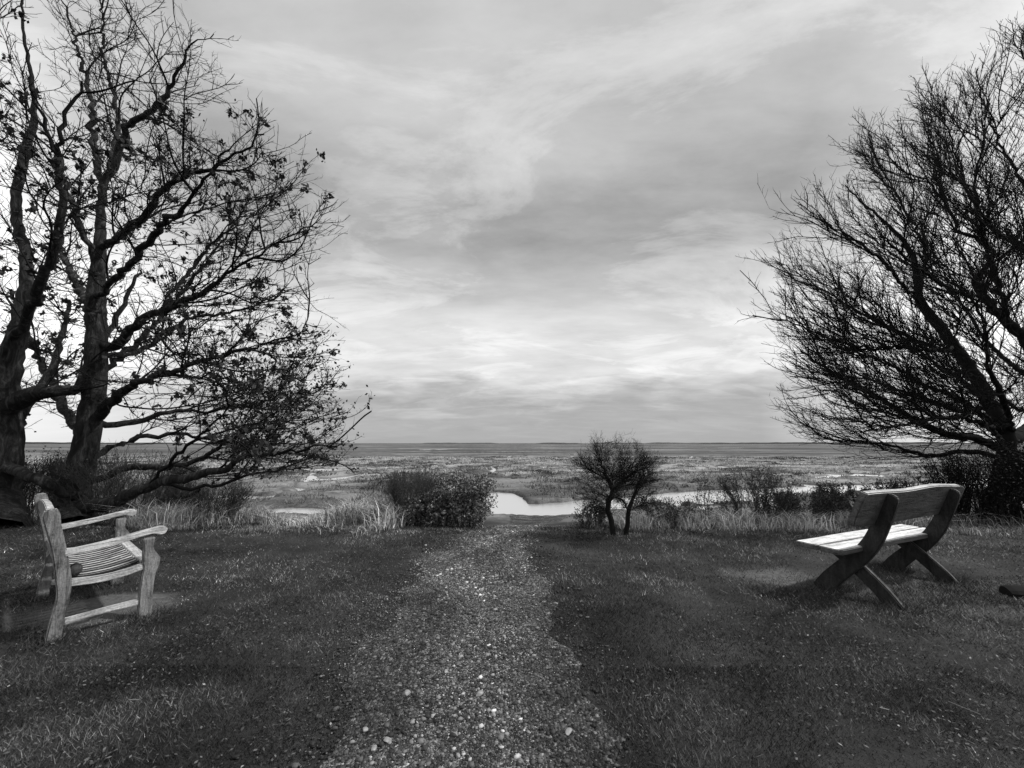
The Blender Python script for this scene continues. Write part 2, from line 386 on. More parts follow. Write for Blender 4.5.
col = np.where(rng.random(n) < .05, .30, .03 + .11 * rng.random(n) ** 1.5)
V_, F_, C_ = leaf_quads(np.stack([x, y, height(x, y) + .016], 1), .007 + .015 * rng.random(n), col, .7)
nt_ = 220; ty = 1.6 + 5 * rng.random(nt_); tx = rng.uniform(-1.5, 1.4, nt_) * ty; k = path_out(tx, ty) > -.1; tx, ty = tx[k], ty[k]; nt_ = len(tx)
a_ = rng.random(nt_) * 6.28; l_ = .015 + .04 * rng.random(nt_) ** 2; dx_, dy_ = np.cos(a_) * l_, np.sin(a_) * l_; z_ = height(tx, ty) + .022
nx_, ny_ = -np.sin(a_) * .002, np.cos(a_) * .002
T_ = np.stack([np.stack([tx - dx_ + nx_, ty - dy_ + ny_, z_], 1), np.stack([tx - dx_ - nx_, ty - dy_ - ny_, z_ + .002], 1), np.stack([tx + dx_ - nx_, ty + dy_ - ny_, z_ + .012], 1), np.stack([tx + dx_ + nx_, ty + dy_ + ny_, z_ + .010], 1)], 1).reshape(-1, 3)
o_ = len(V_); V_ = np.concatenate([V_, T_]); F_ = np.concatenate([F_, o_ + np.arange(4 * nt_).reshape(nt_, 4)]); C_ = np.concatenate([C_, np.repeat(.03 + .10 * rng.random(nt_), 4)])
tag(np_mesh('fallen_leaves', V_, F_, m_leaf, val=C_), kind='stuff')

# tall pale grass along the brow
m_reed = val_mat('dry reed grass', .8, .2)
def reeds(name, areas, seed_=3.):
    Vs, Fs, Cs, off = [], [], [], 0
    for (x0, x1, y0, y1, n, h0, h1, c0, c1) in areas:
        x = rng.uniform(x0, x1, n); y = rng.uniform(y0, y1, n)
        cl = fbm(x * 2.3, y * 1.6, 41, 3); k = rng.random(n) < .12 + .88 * sm(.44, .62, cl); k &= path_out(x, y) > .1; k &= ~((np.abs(x / y + .545) < .06) & (y > 8.6)); k &= (y - y0) > 1.3 * (fbm(x * 1.1, 0 * x + seed_, 71, 4) - .28); x, y, cl = x[k], y[k], cl[k]
        h = (h0 * .6 + (h1 - h0 * .6) * rng.random(len(x)) ** 1.4) * (.45 + 1.1 * cl)
        h = h * (1 - .62 * np.exp(-((x / y + .545) / .07) ** 2) * (y > 6.2)); wd = .007 + .006 * rng.random(len(x))
        col = (c0 + (c1 - c0) * rng.random(len(x)) ** 1.3) * (.45 + 1.0 * sm(.35, .62, fbm(x * 1.5 + 4, y, 43, 3)))
        V, F_, C = blades(x, y, height(x, y) - .02, h, wd, .2 + 1.0 * rng.random(len(x)) ** 1.7, col, 2, .6)
        Vs.append(V); Fs.append(F_ + off); Cs.append(C); off += len(V)
    return tag(np_mesh(name, np.concatenate(Vs), np.concatenate(Fs), m_reed, val=np.concatenate(Cs)), kind='stuff')
reeds('tall_grass', [(-6.6, -1.9, 6.3, 8.6, 15000, .18, .52, .14, .60), (-5.5, -2.0, 5.6, 6.6, 9000, .03, .16, .06, .34), (-10, -5.0, 7.0, 10, 6000, .2, .45, .07, .28),
                     (1.9, 7.2, 6.3, 8.2, 11000, .10, .38, .12, .55), (2.0, 8.5, 5.7, 6.6, 8000, .03, .14, .06, .30), (7.2, 13, 6.9, 9.2, 6000, .12, .35, .05, .22), (-2.6, -.8, 7.4, 13, 5000, .06, .22, .06, .3), (1.1, 2.6, 6.8, 8.4, 1600, .05, .2, .08, .3),
                     (-13, -2.6, 9.5, 14, 9000, .15, .40, .12, .5), (5.5, 16, 9.5, 12.5, 7000, .15, .35, .08, .34)])
# marsh tussocks
n = 300000
y = 14 + 60 * rng.random(n) ** 1.4; x = rng.uniform(-1.55, 1.55, n) * y
cl = .5 * fbm(x * .32, y * .26, 47, 4) + .5 * fbm(x * 1.6, y * 1.3, 44, 2); k = (rng.random(n) < sm(.46, .56, cl)) & (creek_d(x, y) > .35) & (gully(x, y) < .3); k &= ~((y < 15.5) & (x > -1.5) & (x < 10)); x, y, cl = x[k], y[k], cl[k]
tone = fbm(x * .14, y * .22, 49, 4)
dark = sm(17, 42, y + 34 * (fbm(x * .09, y * .09, 133, 4) - .5))
col = (.11 + .06 * rng.random(len(x))) * (.35 + 2.2 * sm(.38, .60, tone)) * (.4 + 1.1 * cl) * (.42 + .68 * dark)
V_, F_, C_ = blades(x, y, height(x, y) - .03, (.07 + .20 * rng.random(len(x))) * (.5 + cl), .015 + .0014 * y, .4 + .9 * rng.random(len(x)), col)
tag(np_mesh('marsh_grass', V_, F_, m_reed, val=C_), kind='stuff')

# low dark sea-blite scrub dotted over the marsh
n = 900; y = 17 + 50 * rng.random(n) ** 1.5; x = rng.uniform(-1.5, 1.5, n) * y
k = (fbm(x * .18 + 3, y * .16, 55, 3) > .5) & (creek_d(x, y) > .25); x, y = x[k], y[k]; n = len(x)
rr = .15 + .45 * rng.random(n) ** 1.5; cc = rng.normal(0, .5, (n, 70, 3)) * rr[:, None, None] * np.array([1.5, 1, .45]); cc[..., 2] = np.abs(cc[..., 2])
cc += np.stack([x, y, height(x, y)], 1)[:, None]; cc = cc.reshape(-1, 3)
V_, F_, C_ = leaf_quads(cc, .05 + .07 * rng.random(len(cc)), .02 + .09 * rng.random(len(cc)) ** 1.5)
tag(np_mesh('marsh_scrub', V_, F_, m_leaf, val=C_), kind='stuff')
# clover and broad weeds in the turf
n = 42000; y = 1.2 + 5.0 * rng.random(n) ** 1.2; x = rng.uniform(-1.6, 1.6, n) * y
k = (rng.random(n) < sm(.42, .62, fbm(x * 1.3 + 4, y * 1.3, 57, 4)) * np.where(x < 0, 1, .55)) & (path_out(x, y) > -.12) & (bare_mask(x, y) < .4); x, y = x[k], y[k]; n = len(x)
V_, F_, C_ = leaf_quads(np.stack([x, y, height(x, y) + .012 + .016 * rng.random(n)], 1), (.008 + .012 * rng.random(n)) * (1 + .12 * (y - 2).clip(0)), .02 + .12 * rng.random(n) ** 2.2, .55)
tag(np_mesh('clover', V_, F_, m_leaf, val=C_), kind='stuff')

# ------------------------------------------------------------ trees: space colonisation
m_bark, nt, b = newmat('furrowed bark')
bk = tex(nt, 9, 7, .7, (1, 1, .35), dist=1.2)
L(ramp(bk, [(.36, .006), (.5, .018), (.66, .07)], nt), b.inputs['Base Color'], nt); b.inputs['Roughness'].default_value = .9
bump(nt, b, bk, 1, .05)
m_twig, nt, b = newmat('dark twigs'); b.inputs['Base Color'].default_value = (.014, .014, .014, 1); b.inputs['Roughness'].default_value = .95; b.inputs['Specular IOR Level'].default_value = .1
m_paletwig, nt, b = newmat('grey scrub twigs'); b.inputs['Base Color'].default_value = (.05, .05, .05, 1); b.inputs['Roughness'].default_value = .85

class Tree:
    def __init__(s): s.p = []; s.par = []; s.minr = []; s.soft = 16.; s.lim = .85
    def limb(s, pts, start=None, step=.12, wob=.03):
        """pts: (x,y,z,r) control points; start: index of the node it leaves from"""
        pts = [np.array(q, float) for q in pts]
        if start is not None:
            pts = [np.array([*s.p[start], pts[0][3]])] + pts
        idx = [] ; prev = start if start is not None else -1
        if start is None:
            s.p.append(pts[0][:3]); s.par.append(-1); s.minr.append(pts[0][3]); prev = len(s.p) - 1; idx.append(prev)
        P = pts
        for i in range(len(P) - 1):
            p0 = P[max(i - 1, 0)]; p1 = P[i]; p2 = P[i + 1]; p3 = P[min(i + 2, len(P) - 1)]
            n = max(1, int(np.linalg.norm(p2[:3] - p1[:3]) / step))
            for k in range(1, n + 1):
                t = k / n
                q = .5 * (2 * p1 + (p2 - p0) * t + (2 * p0 - 5 * p1 + 4 * p2 - p3) * t * t + (3 * p1 - p0 - 3 * p2 + p3) * t ** 3)
                q = q.copy(); q[:3] += rng.normal(0, wob * .35, 3)
                s.p.append(q[:3]); s.par.append(prev); s.minr.append(max(q[3], .002)); prev = len(s.p) - 1; idx.append(prev)
        return idx
    def nearest(s, q): return int(np.argmin(np.linalg.norm(np.array(s.p) - np.array(q)[:3], axis=1)))
    def grow(s, A, step=.12, dk=.16, di=1.2, mom=.6, trop=(0, 0, .1), iters=90, jit=.12):
        A = np.asarray(A, float); P = list(s.p); par = list(s.par); nd = {}
        pos = np.array(P)
        dirs = np.zeros_like(pos)
        for i, q in enumerate(par):
            if q >= 0: v = pos[i] - pos[q]; dirs[i] = v / (np.linalg.norm(v) + 1e-9)
        near = np.zeros(len(A), int); dist = np.full(len(A), 1e9)
        def upd(lo):
            nonlocal near, dist
            new = pos[lo:]
            for c in range(0, len(new), 400):
                D = np.linalg.norm(A[:, None] - new[None, c:c + 400], axis=2); j = D.argmin(1); dm = D[np.arange(len(A)), j]
                b = dm < dist; dist[b] = dm[b]; near[b] = j[b] + lo + c
        upd(0); trop = np.array(trop)
        for it in range(iters):
            act = dist < di
            if not act.any(): act = dist < di * 4
            if not act.any(): break
            v = A[act] - pos[near[act]]; v /= (np.linalg.norm(v, axis=1)[:, None] + 1e-9)
            acc = np.zeros_like(pos); np.add.at(acc, near[act], v); cnt = np.bincount(near[act], minlength=len(pos))
            src = np.nonzero(cnt)[0]
            g = acc[src] / cnt[src][:, None] + mom * dirs[src] + trop + rng.normal(0, jit, (len(src), 3))
            g /= (np.linalg.norm(g, axis=1)[:, None] + 1e-9)
            lo = len(pos); pos = np.concatenate([pos, pos[src] + g * step]); dirs = np.concatenate([dirs, g]); par += list(src)
            upd(lo); k = dist > dk; A, near, dist = A[k], near[k], dist[k]
            if not len(A): break
        s.p = list(pos); s.par = par; s.minr = s.minr + [0.] * (len(par) - len(s.minr)); s.dirs = dirs
    def sprout(s, paths, sp, ang, L0, L1, step, inside, up=.06, trop=(0, 0, 0), wob=.13, start=.2, cen=None, outw=.0, minr=0., zsq=1.):
        """side branches off the given node paths; returns the new paths"""
        out = []; trop = np.array(trop, float)
        for pa in paths:
            if len(pa) < 3: continue
            seg = np.linalg.norm(np.array(s.p[pa[1]]) - s.p[pa[0]]); tot = seg * len(pa)
            pos = start * tot + rng.random() * sp; side = rng.random() * 6.28
            while pos < tot:
                i = min(int(pos / seg), len(pa) - 1); f = pos / tot
                q = pa[i]; j = pa[max(i - 1, 0)] if i > 0 else s.par[q]
                P0 = np.array(s.p[q]); d0 = P0 - np.array(s.p[j]); d0 /= (np.linalg.norm(d0) + 1e-9)
                u = np.cross(d0, (.1, .2, 1)); u /= (np.linalg.norm(u) + 1e-9); v = np.cross(d0, u)
                side += 2.4 + rng.normal(0, .5); a = ang * rng.uniform(.7, 1.3)
                d = math.cos(a) * d0 + math.sin(a) * (math.cos(side) * u + math.sin(side) * v * zsq)
                if cen is not None:
                    o = P0 - cen; o /= (np.linalg.norm(o) + 1e-9); d = d + outw * o
                if d[2] < -.35: d[2] *= .3
                d /= np.linalg.norm(d)
                off = rng.normal(0, s.soft, 2); off = off * (1 if rng.random() < .8 else 1.8); n = max(2, int(rng.uniform(L0, L1) * (1.15 - .55 * f) / step)); prev = q; P1 = P0.copy(); path = []
                acc = rng.normal(0, wob, 3) * .5
                for k in range(n):
                    acc = acc * .55 + rng.normal(0, wob, 3)
                    if rng.random() < .12: acc = acc + rng.normal(0, wob * 2.2, 3)
                    d = d + acc * .55 + trop + np.array([0, 0, up]); d /= np.linalg.norm(d)
                    P2 = P1 + d * step
                    if not inside(P2, off): break
                    P1 = P2; s.p.append(P1); s.par.append(prev); s.minr.append(minr * (1 - k / n)); prev = len(s.p) - 1; path.append(prev)
                if len(path) > 1: out.append([q] + path)
                pos += sp * rng.uniform(.6, 1.4)
        return out
    def finish(s, tip=.0035, e=2.35, cap=1e9):
        n = len(s.p); s.P = np.array(s.p); s.par = np.array(s.par); r = np.zeros(n)
        kids = [[] for _ in range(n)]
        for i in range(n):
            if s.par[i] >= 0: kids[s.par[i]].append(i)
        order = range(n - 1, -1, -1)      # children always come after parents
        for i in order:
            r[i] = max((sum(r[k] ** e for k in kids[i])) ** (1 / e) if kids[i] else tip, tip, s.minr[i])
            r[i] = min(r[i], cap) if s.minr[i] == 0 else r[i]
        for i in range(n):                # traced limbs keep their own traced thickness
            if s.minr[i] > 0: r[i] = s.minr[i] * s.lim
            if s.par[i] >= 0: r[i] = min(r[i], r[s.par[i]])
        s.r = r; s.kids = kids
    def tubes(s, lo, hi, sides):
        """tube mesh of all segments with lo <= radius < hi"""
        P, r, par = s.P, s.r, s.par; sel = (r >= lo) & (r < hi)
        Vs, Fs = [], []; ring = {}; cnt = 0
        cs = [(math.cos(2 * math.pi * k / sides), math.sin(2 * math.pi * k / sides)) for k in range(sides)]
        CS = np.array(cs)
        def mk(p, d, rad):
            nonlocal cnt
            d = d / (np.linalg.norm(d) + 1e-9); u = np.cross(d, (.31, .87, .38)); u /= np.linalg.norm(u); v_ = np.cross(d, u)
            Vs.append(p + rad * (CS[:, :1] * u + CS[:, 1:] * v_)); cnt += sides; return cnt - sides
        for i in range(len(P)):
            q = par[i]
            if q < 0 or not sel[i]: continue
            d = P[i] - P[q]
            main = s.kids[q] and max(s.kids[q], key=lambda k: r[k]) == i
            if main and q in ring: a = ring[q]
            else: a = mk(P[q], d, min(r[q], r[i] * 1.3) if not main else r[q])
            nd = d
            if s.kids[i]:
                m_ = max(s.kids[i], key=lambda k: r[k]); nd = d + (P[m_] - P[i])
            b = mk(P[i], nd, r[i]); ring[i] = b
            for k in range(sides):
                k2 = (k + 1) % sides; Fs.append((a + k, a + k2, b + k2, b + k))
        return np.concatenate(Vs), np.array(Fs)
    def spurs(s, sel, per, l0, l1, rad, up=.2):
        """short side twigs on the nodes in sel"""
        idx = np.repeat(sel, per); n = len(idx)
        d0 = s.P[idx] - s.P[s.par[idx]]; d0 /= (np.linalg.norm(d0, axis=1)[:, None] + 1e-9)
        d = d0 * .8 + rng.normal(0, .6, (n, 3)) + np.array([0, 0, up]); d /= np.linalg.norm(d, axis=1)[:, None]
        ln = l0 + (l1 - l0) * rng.random(n); a = s.P[idx] - d0 * (rng.random(n) * .1)[:, None]
        mid = a + d * (ln * .55)[:, None] + rng.normal(0, .008, (n, 3)); d2 = d + rng.normal(0, .35, (n, 3)) + np.array([0, 0, up]); d2 /= np.linalg.norm(d2, axis=1)[:, None]
        tp = mid + d2 * (ln * .5)[:, None]
        u = np.cross(d, (.3, .8, .4)); u /= np.linalg.norm(u, axis=1)[:, None]; v_ = np.cross(d, u)
        T = [u, -.5 * u + .87 * v_, -.5 * u - .87 * v_]
        V = np.stack([a + t * rad for t in T] + [mid + t * rad * .75 for t in T] + [tp + t * rad * .4 for t in T], 1)
        f = np.array([(0, 1, 4, 3), (1, 2, 5, 4), (2, 0, 3, 5), (3, 4, 7, 6), (4, 5, 8, 7), (5, 3, 6, 8)])
        return V.reshape(-1, 3), (f[None] + np.arange(n)[:, None, None] * 9).reshape(-1, 4), tp
def merge(parts):
    Vs, Fs, off = [], [], 0
    for V, F_ in parts: Vs.append(V); Fs.append(F_ + off); off += len(V)
    return np.concatenate(Vs), np.concatenate(Fs)
def cloud(n, box, poly=None, test=None):
    out = []; tot = 0
    while tot < n:
        q = rng.uniform(0, 1, (n * 2, 3)) * (np.array(box[1]) - box[0]) + box[0]
        k = np.ones(len(q), bool)
        if poly is not None: k &= in_poly(to_px(q), poly)
        if test is not None: k &= test(q)
        q = q[k]; out.append(q); tot += len(q)
        if len(q) == 0: break
    return np.concatenate(out)[:n]
def build_tree(name, t, base, label, split=.03, spur=(1, .05, .16, .0022), tw=None, bark=None, up=.2, cat='tree', group=None, sides=(9, 4), maxspur=.012, spursel=1.0):
    root = empty(name, base); tag(root, label, cat, group)
    bs = np.array(base)
    if split is not None:
        V, F_ = t.tubes(split, 99, sides[0])
        np_mesh('trunk', V, F_, bark or m_bark, root, smooth=True, loc=bs)
    V, F_ = t.tubes(0, split if split is not None else 99, sides[1]); parts = [(V, F_)]
    sel = np.nonzero((t.r < maxspur) & (t.par >= 0))[0]; sel = sel[rng.random(len(sel)) < spursel]
    tips = t.P[sel]
    if spur and spur[0]:
        V, F_, tips = t.spurs(sel, spur[0], spur[1], spur[2], spur[3], up); parts.append((V, F_))
    V, F_ = merge(parts)
    np_mesh('crown', V, F_, tw or m_twig, root, loc=bs)
    return root, tips
def PL(seq, Y, dY=0.):     # limb control points from the photo's outline: (px, py, radius[, extra depth])
    out = []
    for i, q in enumerate(seq):
        yy = Y + (q[3] if len(q) > 3 else 0); p = pt(q[0], q[1], yy); out.append((p[0], p[1], p[2], q[2]))
    return out

m_darkleaf = val_mat('withered leaves', .8, .2)
def leaf_clumps(tips, n, per, spread, s0, s1, root, base, c0=.015, c1=.05, extra=None):
    c = tips[rng.integers(0, len(tips), n)]
    cen = (c[:, None] + rng.normal(0, spread, (n, per, 3))).reshape(-1, 3)
    if extra is not None: cen = np.concatenate([cen, extra])
    V, F_, C = leaf_quads(cen, s0 + (s1 - s0) * rng.random(len(cen)), c0 + (c1 - c0) * rng.random(len(cen)))
    return np_mesh('leaves', V, F_, m_darkleaf, root, val=C, loc=np.array(base))

def mk_inside(poly, Y, dY, zlo=.4):
    poly = [tuple(map(float, p)) for p in poly]; cp, sp_ = math.cos(PITCH), math.sin(PITCH)
    def f(P, off=(0, 0)):
        x, y, z = P
        if abs(y - Y) > dY or z < zlo or y < 2.4: return False
        z -= CAM_H; d = y * cp + z * sp_; px = 512 + F_PX * x / d; py = 384 - F_PX * (-y * sp_ + z * cp) / d; px += off[0]; py += off[1]
        j = len(poly) - 1; ins = False
        for i in range(len(poly)):
            xi, yi = poly[i]; xj, yj = poly[j]
            if (yi > py) != (yj > py) and px < (xj - xi) * (py - yi) / (yj - yi) + xi: ins = not ins
            j = i
        return ins
    return f
# --- left: forked tree behind the armchair bench
YB = 7.1
t = Tree(); gb = on(74, 519, 0.08)
tr = t.limb([(gb[0], gb[1], -.1, .36), *PL([(73, 500, .27), (84, 450, .22), (93, 400, .20), (97, 350, .19), (96, 300, .17), (99, 260, .12), (101, 215, .09), (103, 180, .075)], YB)])
LIMBS = []
def br(seq, Y=YB, at=None, wob=.07):
    q = PL(seq, Y); st = t.nearest(q[0][:3]) if at is None else at
    r_ = t.limb(q[1:], start=st, wob=wob); LIMBS.append(r_); return r_
br([(103, 185, .1), (116, 162, .09), (127, 130, .07, -.2), (162, 102, .05, -.5), (179, 70, .035, -.7), (190, 45, .02, -.8), (208, 36, .01, -.8)])
br([(101, 190, .1), (93, 140, .07, .3), (90, 90, .05, .5), (75, 40, .03, .8), (60, -10, .02, 1)])
br([(103, 195, .08), (118, 120, .05, .6), (105, 60, .035, 1), (100, 0, .02, 1.1), (96, -40, .01, 1.2)])
br([(100, 250, .08), (135, 225, .07, -.6), (170, 185, .05, -1.0), (215, 165, .035, -1.3), (262, 135, .015, -1.5)])
br([(98, 265, .08), (70, 200, .06, -.5), (50, 140, .04, -.9), (30, 90, .02, -1.3)])
br([(97, 345, .13), (116, 345, .10), (134, 326, .085, -.3), (158, 313, .07, -.5), (197, 296, .055, -.7), (228, 275, .035, -.9), (267, 250, .022, -1), (325, 215, .008, -1.1)])
br([(158, 313, .05, -.5), (190, 270, .04, .2), (222, 235, .028, .6), (280, 200, .012, .9)])
br([(96, 420, .14), (109, 405, .11, -.2), (125, 390, .08, -.4), (165, 373, .055, -.7), (211, 359, .04, -1), (260, 345, .02, -1.2), (318, 330, .01, -1.4)])
br([(94, 425, .1), (125, 425, .07, .5), (170, 412, .05, .9), (215, 410, .035, 1.2), (270, 400, .02, 1.4), (325, 385, .01, 1.5)])
br([(74, 508, .20), (100, 506, .13, -.3), (141, 489, .10, -.5), (183, 478, .085, -.6), (228, 468, .06, -.7), (246, 457, .045, -.7), (281, 452, .03, -.8), (335, 445, .012, -.9)])
br([(160, 483, .05, -.5), (195, 487, .04, -.2), (230, 480, .03, 0), (275, 470, .02, .2), (320, 468, .01, .3)])
br([(86, 462, .10), (120, 442, .07, .5), (160, 434, .05, .9), (215, 440, .035, 1.1), (262, 452, .02, 1.2), (300, 470, .01, 1.2)])
br([(80, 488, .10), (128, 468, .075, .2), (175, 466, .055, .2), (222, 446, .04, .1), (262, 420, .02, 0), (300, 400, .01, -.1)])
br([(150, 486, .05, -.5), (178, 455, .035, -.8), (215, 420, .02, -1.1), (250, 385, .01, -1.3)])
br([(98, 360, .09), (140, 350, .06, .8), (185, 320, .045, 1.4), (240, 310, .03, 1.8), (290, 290, .01, 2)])
br([(90, 440, .12), (60, 400, .09, .6), (35, 350, .06, 1.2), (10, 290, .04, 1.6)])
br([(97, 330, .1), (80, 290, .08, .9), (60, 240, .05, 1.6), (65, 180, .03, 2)])
br([(97, 380, .09), (150, 330, .06, 1.3), (200, 270, .04, 2.2), (250, 200, .02, 2.6)])
br([(97, 300, .08), (150, 240, .06, -1.2), (190, 200, .035, -2.0), (230, 150, .015, -2.4)])
polyB = [(40, -90), (130, -60), (200, 20), (215, 50), (265, 115), (305, 170), (336, 205), (325, 255), (300, 300), (338, 345), (350, 375), (352, 440), (340, 478), (290, 482), (200, 478), (150, 440), (60, 430), (-10, 380), (-40, 200), (-40, 0)]
cenB = pt(95, 330, YB)
LV = [(.55, .85, 1.5, 3.4, .12, .045, .12, .022, .35), (.33, .75, .6, 1.6, .11, .04, .10, 0, .2), (.20, .72, .20, .58, .09, .05, .08, 0, .1)]
def grow3(cen, poly, Y, dY, L1=LV[0], L2=LV[1], L3=LV[2], trop=(0, 0, 0), zlo=.45, wob=.13):
    ins = mk_inside(poly, Y, dY, zlo)
    def go(ps, l): return t.sprout(ps, l[0], l[1], l[2], l[3], l[4], ins, up=l[5], trop=trop, start=l[6], wob=wob, cen=np.array(cen), outw=l[8], minr=l[7])
    a_ = go(LIMBS, L1); b_ = go(LIMBS + a_, L2); c_ = go(LIMBS + a_ + b_, L3)
grow3(cenB, polyB, YB, 3.8)
print('treeB', len(t.p))
t.finish(tip=.0040, e=2.2)
treeB, tips = build_tree('bare_tree', t, (gb[0], gb[1], 0), 'tall forked tree with bare branches and a few withered leaves behind the armchair bench', split=.035, spur=(1, .05, .17, .0032), spursel=.85)
tb_tips = tips
ptp = to_px(tips); lowR = tips[(ptp[:, 0] > 225) & (ptp[:, 1] > 325)]; mid = tips[(ptp[:, 0] < 345) & (ptp[:, 1] > 100)]
ex = lowR[rng.integers(0, len(lowR), 2600)] + rng.normal(0, .05, (2600, 3))
leaf_clumps(mid, 480, 18, .032, .045, .09, treeB, (gb[0], gb[1], 0), extra=np.concatenate([ex, mid[rng.integers(0, len(mid), 700)] + rng.normal(0, .03, (700, 3))]))

# --- left edge: second, stouter tree
YA = 6.6
LIMBS = []; t = Tree(); ga = on(2, 532, 0.08)
t.limb([(ga[0] - .2, ga[1], -.1, .50), *PL([(-4, 500, .36), (2, 450, .30), (2, 410, .26), (8, 370, .20), (20, 320, .14), (26, 265, .10), (16, 205, .085), (26, 150, .08), (35, 105, .05), (25, 40, .03), (20, -20, .02)], YA)])
br([(8, 415, .2), (25, 398, .17, -.1), (45, 392, .13, -.1), (70, 391, .11, .1), (84, 380, .09, .4), (110, 330, .06, .8), (140, 270, .03, 1.2)], YA)
br([(3, 470, .15), (35, 478, .10, -.2), (60, 492, .08, 0), (90, 500, .07, .6), (150, 505, .05, 1), (200, 490, .03, 1.2)], YA)
br([(8, 400, .2), (-20, 330, .14, -.5), (-50, 250, .1, -1), (-60, 150, .06, -1.2), (-50, 40, .03, -1.5)], YA)
br([(15, 340, .12), (40, 290, .08, -.6), (62, 220, .06, -1), (60, 150, .04, -1.3), (80, 80, .02, -1.5)], YA)
br([(8, 440, .16), (20, 420, .1, .6), (55, 360, .07, 1.2), (70, 300, .04, 1.6)], YA)
br([(5, 400, .12), (-40, 380, .1, -.6), (-120, 330, .07, -1.4), (-200, 250, .04, -1.8)], YA)
polyA = [(-330, 440), (-350, 100), (-200, -160), (0, -160), (60, -60), (110, 60), (120, 200), (110, 330), (120, 430), (40, 450)]
grow3(pt(5, 330, YA), polyA, YA, 3.2, (.7, .85, 1.4, 3.2, .13, .045, .12, .022, .35), (.36, .75, .7, 1.6, .12, .04, .1, 0, .2), (.22, .7, .22, .6, .1, .05, .08, 0, .1))
print('treeA', len(t.p))
t.finish(tip=.0040, e=2.2)
treeA, tips = build_tree('bare_tree', t, (ga[0] - .2, ga[1], 0), 'stout bare tree at the far left edge with a thick trunk dividing low down', split=.035, spur=(1, .05, .16, .0032), spursel=.8)
leaf_clumps(tips, 200, 16, .034, .05, .10, treeA, (ga[0] - .2, ga[1], 0), extra=tips[rng.integers(0, len(tips), 900)])

# --- right tree
YR = 8.6
LIMBS = []; t = Tree(); t.lim = .72; gr = on(992, 508, -.15)
t.limb([(gr[0], gr[1], -.45, .30), *PL([(994, 500, .24), (1004, 470, .22), (1006, 440, .21), (990, 405, .18), (974, 375, .17), (957, 351, .155), (940, 328, .14), (919, 297, .115), (914, 260, .08), (893, 230, .05), (865, 205, .03), (845, 185, .015)], YR)])
def br2(seq, wob=.045): return br(seq, YR, None, wob)
br2([(1002, 450, .15), (977, 439, .12, -.2), (943, 433, .10, -.4), (902, 412, .07, -.6), (875, 395, .055, -.8), (852, 385, .04, -.9), (800, 350, .015, -1)])
br2([(957, 351, .1), (943, 350, .075, .2), (916, 340, .065, .4), (875, 321, .05, .6), (852, 307, .035, .8), (835, 297, .025, .9), (784, 265, .01, 1.1)])
br2([(950, 345, .08), (940, 351, .06, -.4), (902, 348, .05, -.8), (858, 346, .035, -1.2), (808, 330, .02, -1.4), (768, 312, .008, -1.5)])
br2([(925, 305, .08), (895, 275, .05, -.6), (870, 250, .035, -1), (830, 225, .02, -1.2), (800, 205, .01, -1.3)])
br2([(919, 290, .08), (925, 250, .06, .8), (905, 210, .04, 1.2), (880, 165, .02, 1.5), (868, 135, .01, 1.6)])
s2 = br2([(1003, 440, .2), (1035, 425, .20, .3), (1050, 385, .18, .3), (1024, 338, .155, .2), (1004, 321, .13, .1), (984, 297, .11), (977, 280, .09), (990, 262, .07), (988, 245, .06), (959, 230, .05), (943, 199, .04), (925, 180, .028), (902, 172, .02), (886, 150, .01)])
br2([(1050, 385, .15, .3), (1065, 330, .13, .4), (1050, 280, .11, .4), (1024, 249, .085, .3), (996, 233, .06, .2), (975, 205, .045), (960, 170, .03), (945, 120, .018, -.2), (930, 85, .01, -.3)])
br2([(1050, 280, .1, .4), (1045, 220, .08, .8), (1015, 170, .05, .6), (990, 120, .03, .4), (975, 70, .015, .3)])
br2([(1045, 220, .08, .8), (1060, 150, .05, .5), (1040, 90, .03, .3), (1012, 35, .015, .2)])
br2([(1065, 330, .12, .4), (1110, 270, .1, .2), (1140, 180, .07, 0), (1130, 80, .04, 0)])
br2([(1050, 385, .1, .3), (1120, 370, .08, .5), (1200, 320, .05, .6), (1260, 250, .03, .7)])
br2([(990, 405, .1), (960, 410, .07, .8), (915, 395, .05, 1.4), (870, 380, .035, 1.9), (825, 375, .02, 2.1), (795, 365, .01, 2.2)])
br2([(1003, 455, .12), (970, 452, .08, .6), (930, 455, .06, .9), (885, 445, .04, 1.1), (840, 440, .025, 1.2), (800, 432, .01, 1.3)])
br2([(984, 297, .08), (950, 290, .05, -.9), (915, 265, .035, -1.4), (880, 235, .02, -1.8)])
br2([(1010, 325, .08), (1000, 290, .06, -1), (985, 240, .05, -1.6), (975, 180, .03, -2), (990, 120, .015, -2.2)])
br2([(1050, 385, .12, .3), (1022, 372, .08, 1.0), (990, 345, .06, 1.5), (962, 305, .04, 1.8), (935, 275, .02, 2)])
br2([(1012, 435, .12), (1004, 400, .07, -.8), (988, 365, .05, -1.3), (985, 330, .035, -1.7), (970, 290, .02, -2)])
br2([(1045, 400, .12, .3), (1020, 410, .06, 1.2), (985, 385, .05, 1.8), (955, 370, .03, 2.3)])
br2([(1003, 432, .12), (965, 402, .07, -.5), (925, 385, .05, -1.0), (885, 362, .03, -1.4), (850, 350, .012, -1.6)])
br2([(996, 415, .12), (968, 385, .07, .6), (938, 366, .05, 1.1), (900, 335, .03, 1.5), (872, 300, .012, 1.8)])
br2([(1003, 445, .12), (985, 425, .06, -1.0), (950, 418, .045, -1.6), (905, 425, .03, -2.0), (860, 432, .012, -2.2)])
br2([(1003, 452, .12), (1030, 455, .08, -.8), (1060, 470, .05, -1.3), (1100, 480, .02, -1.6)])
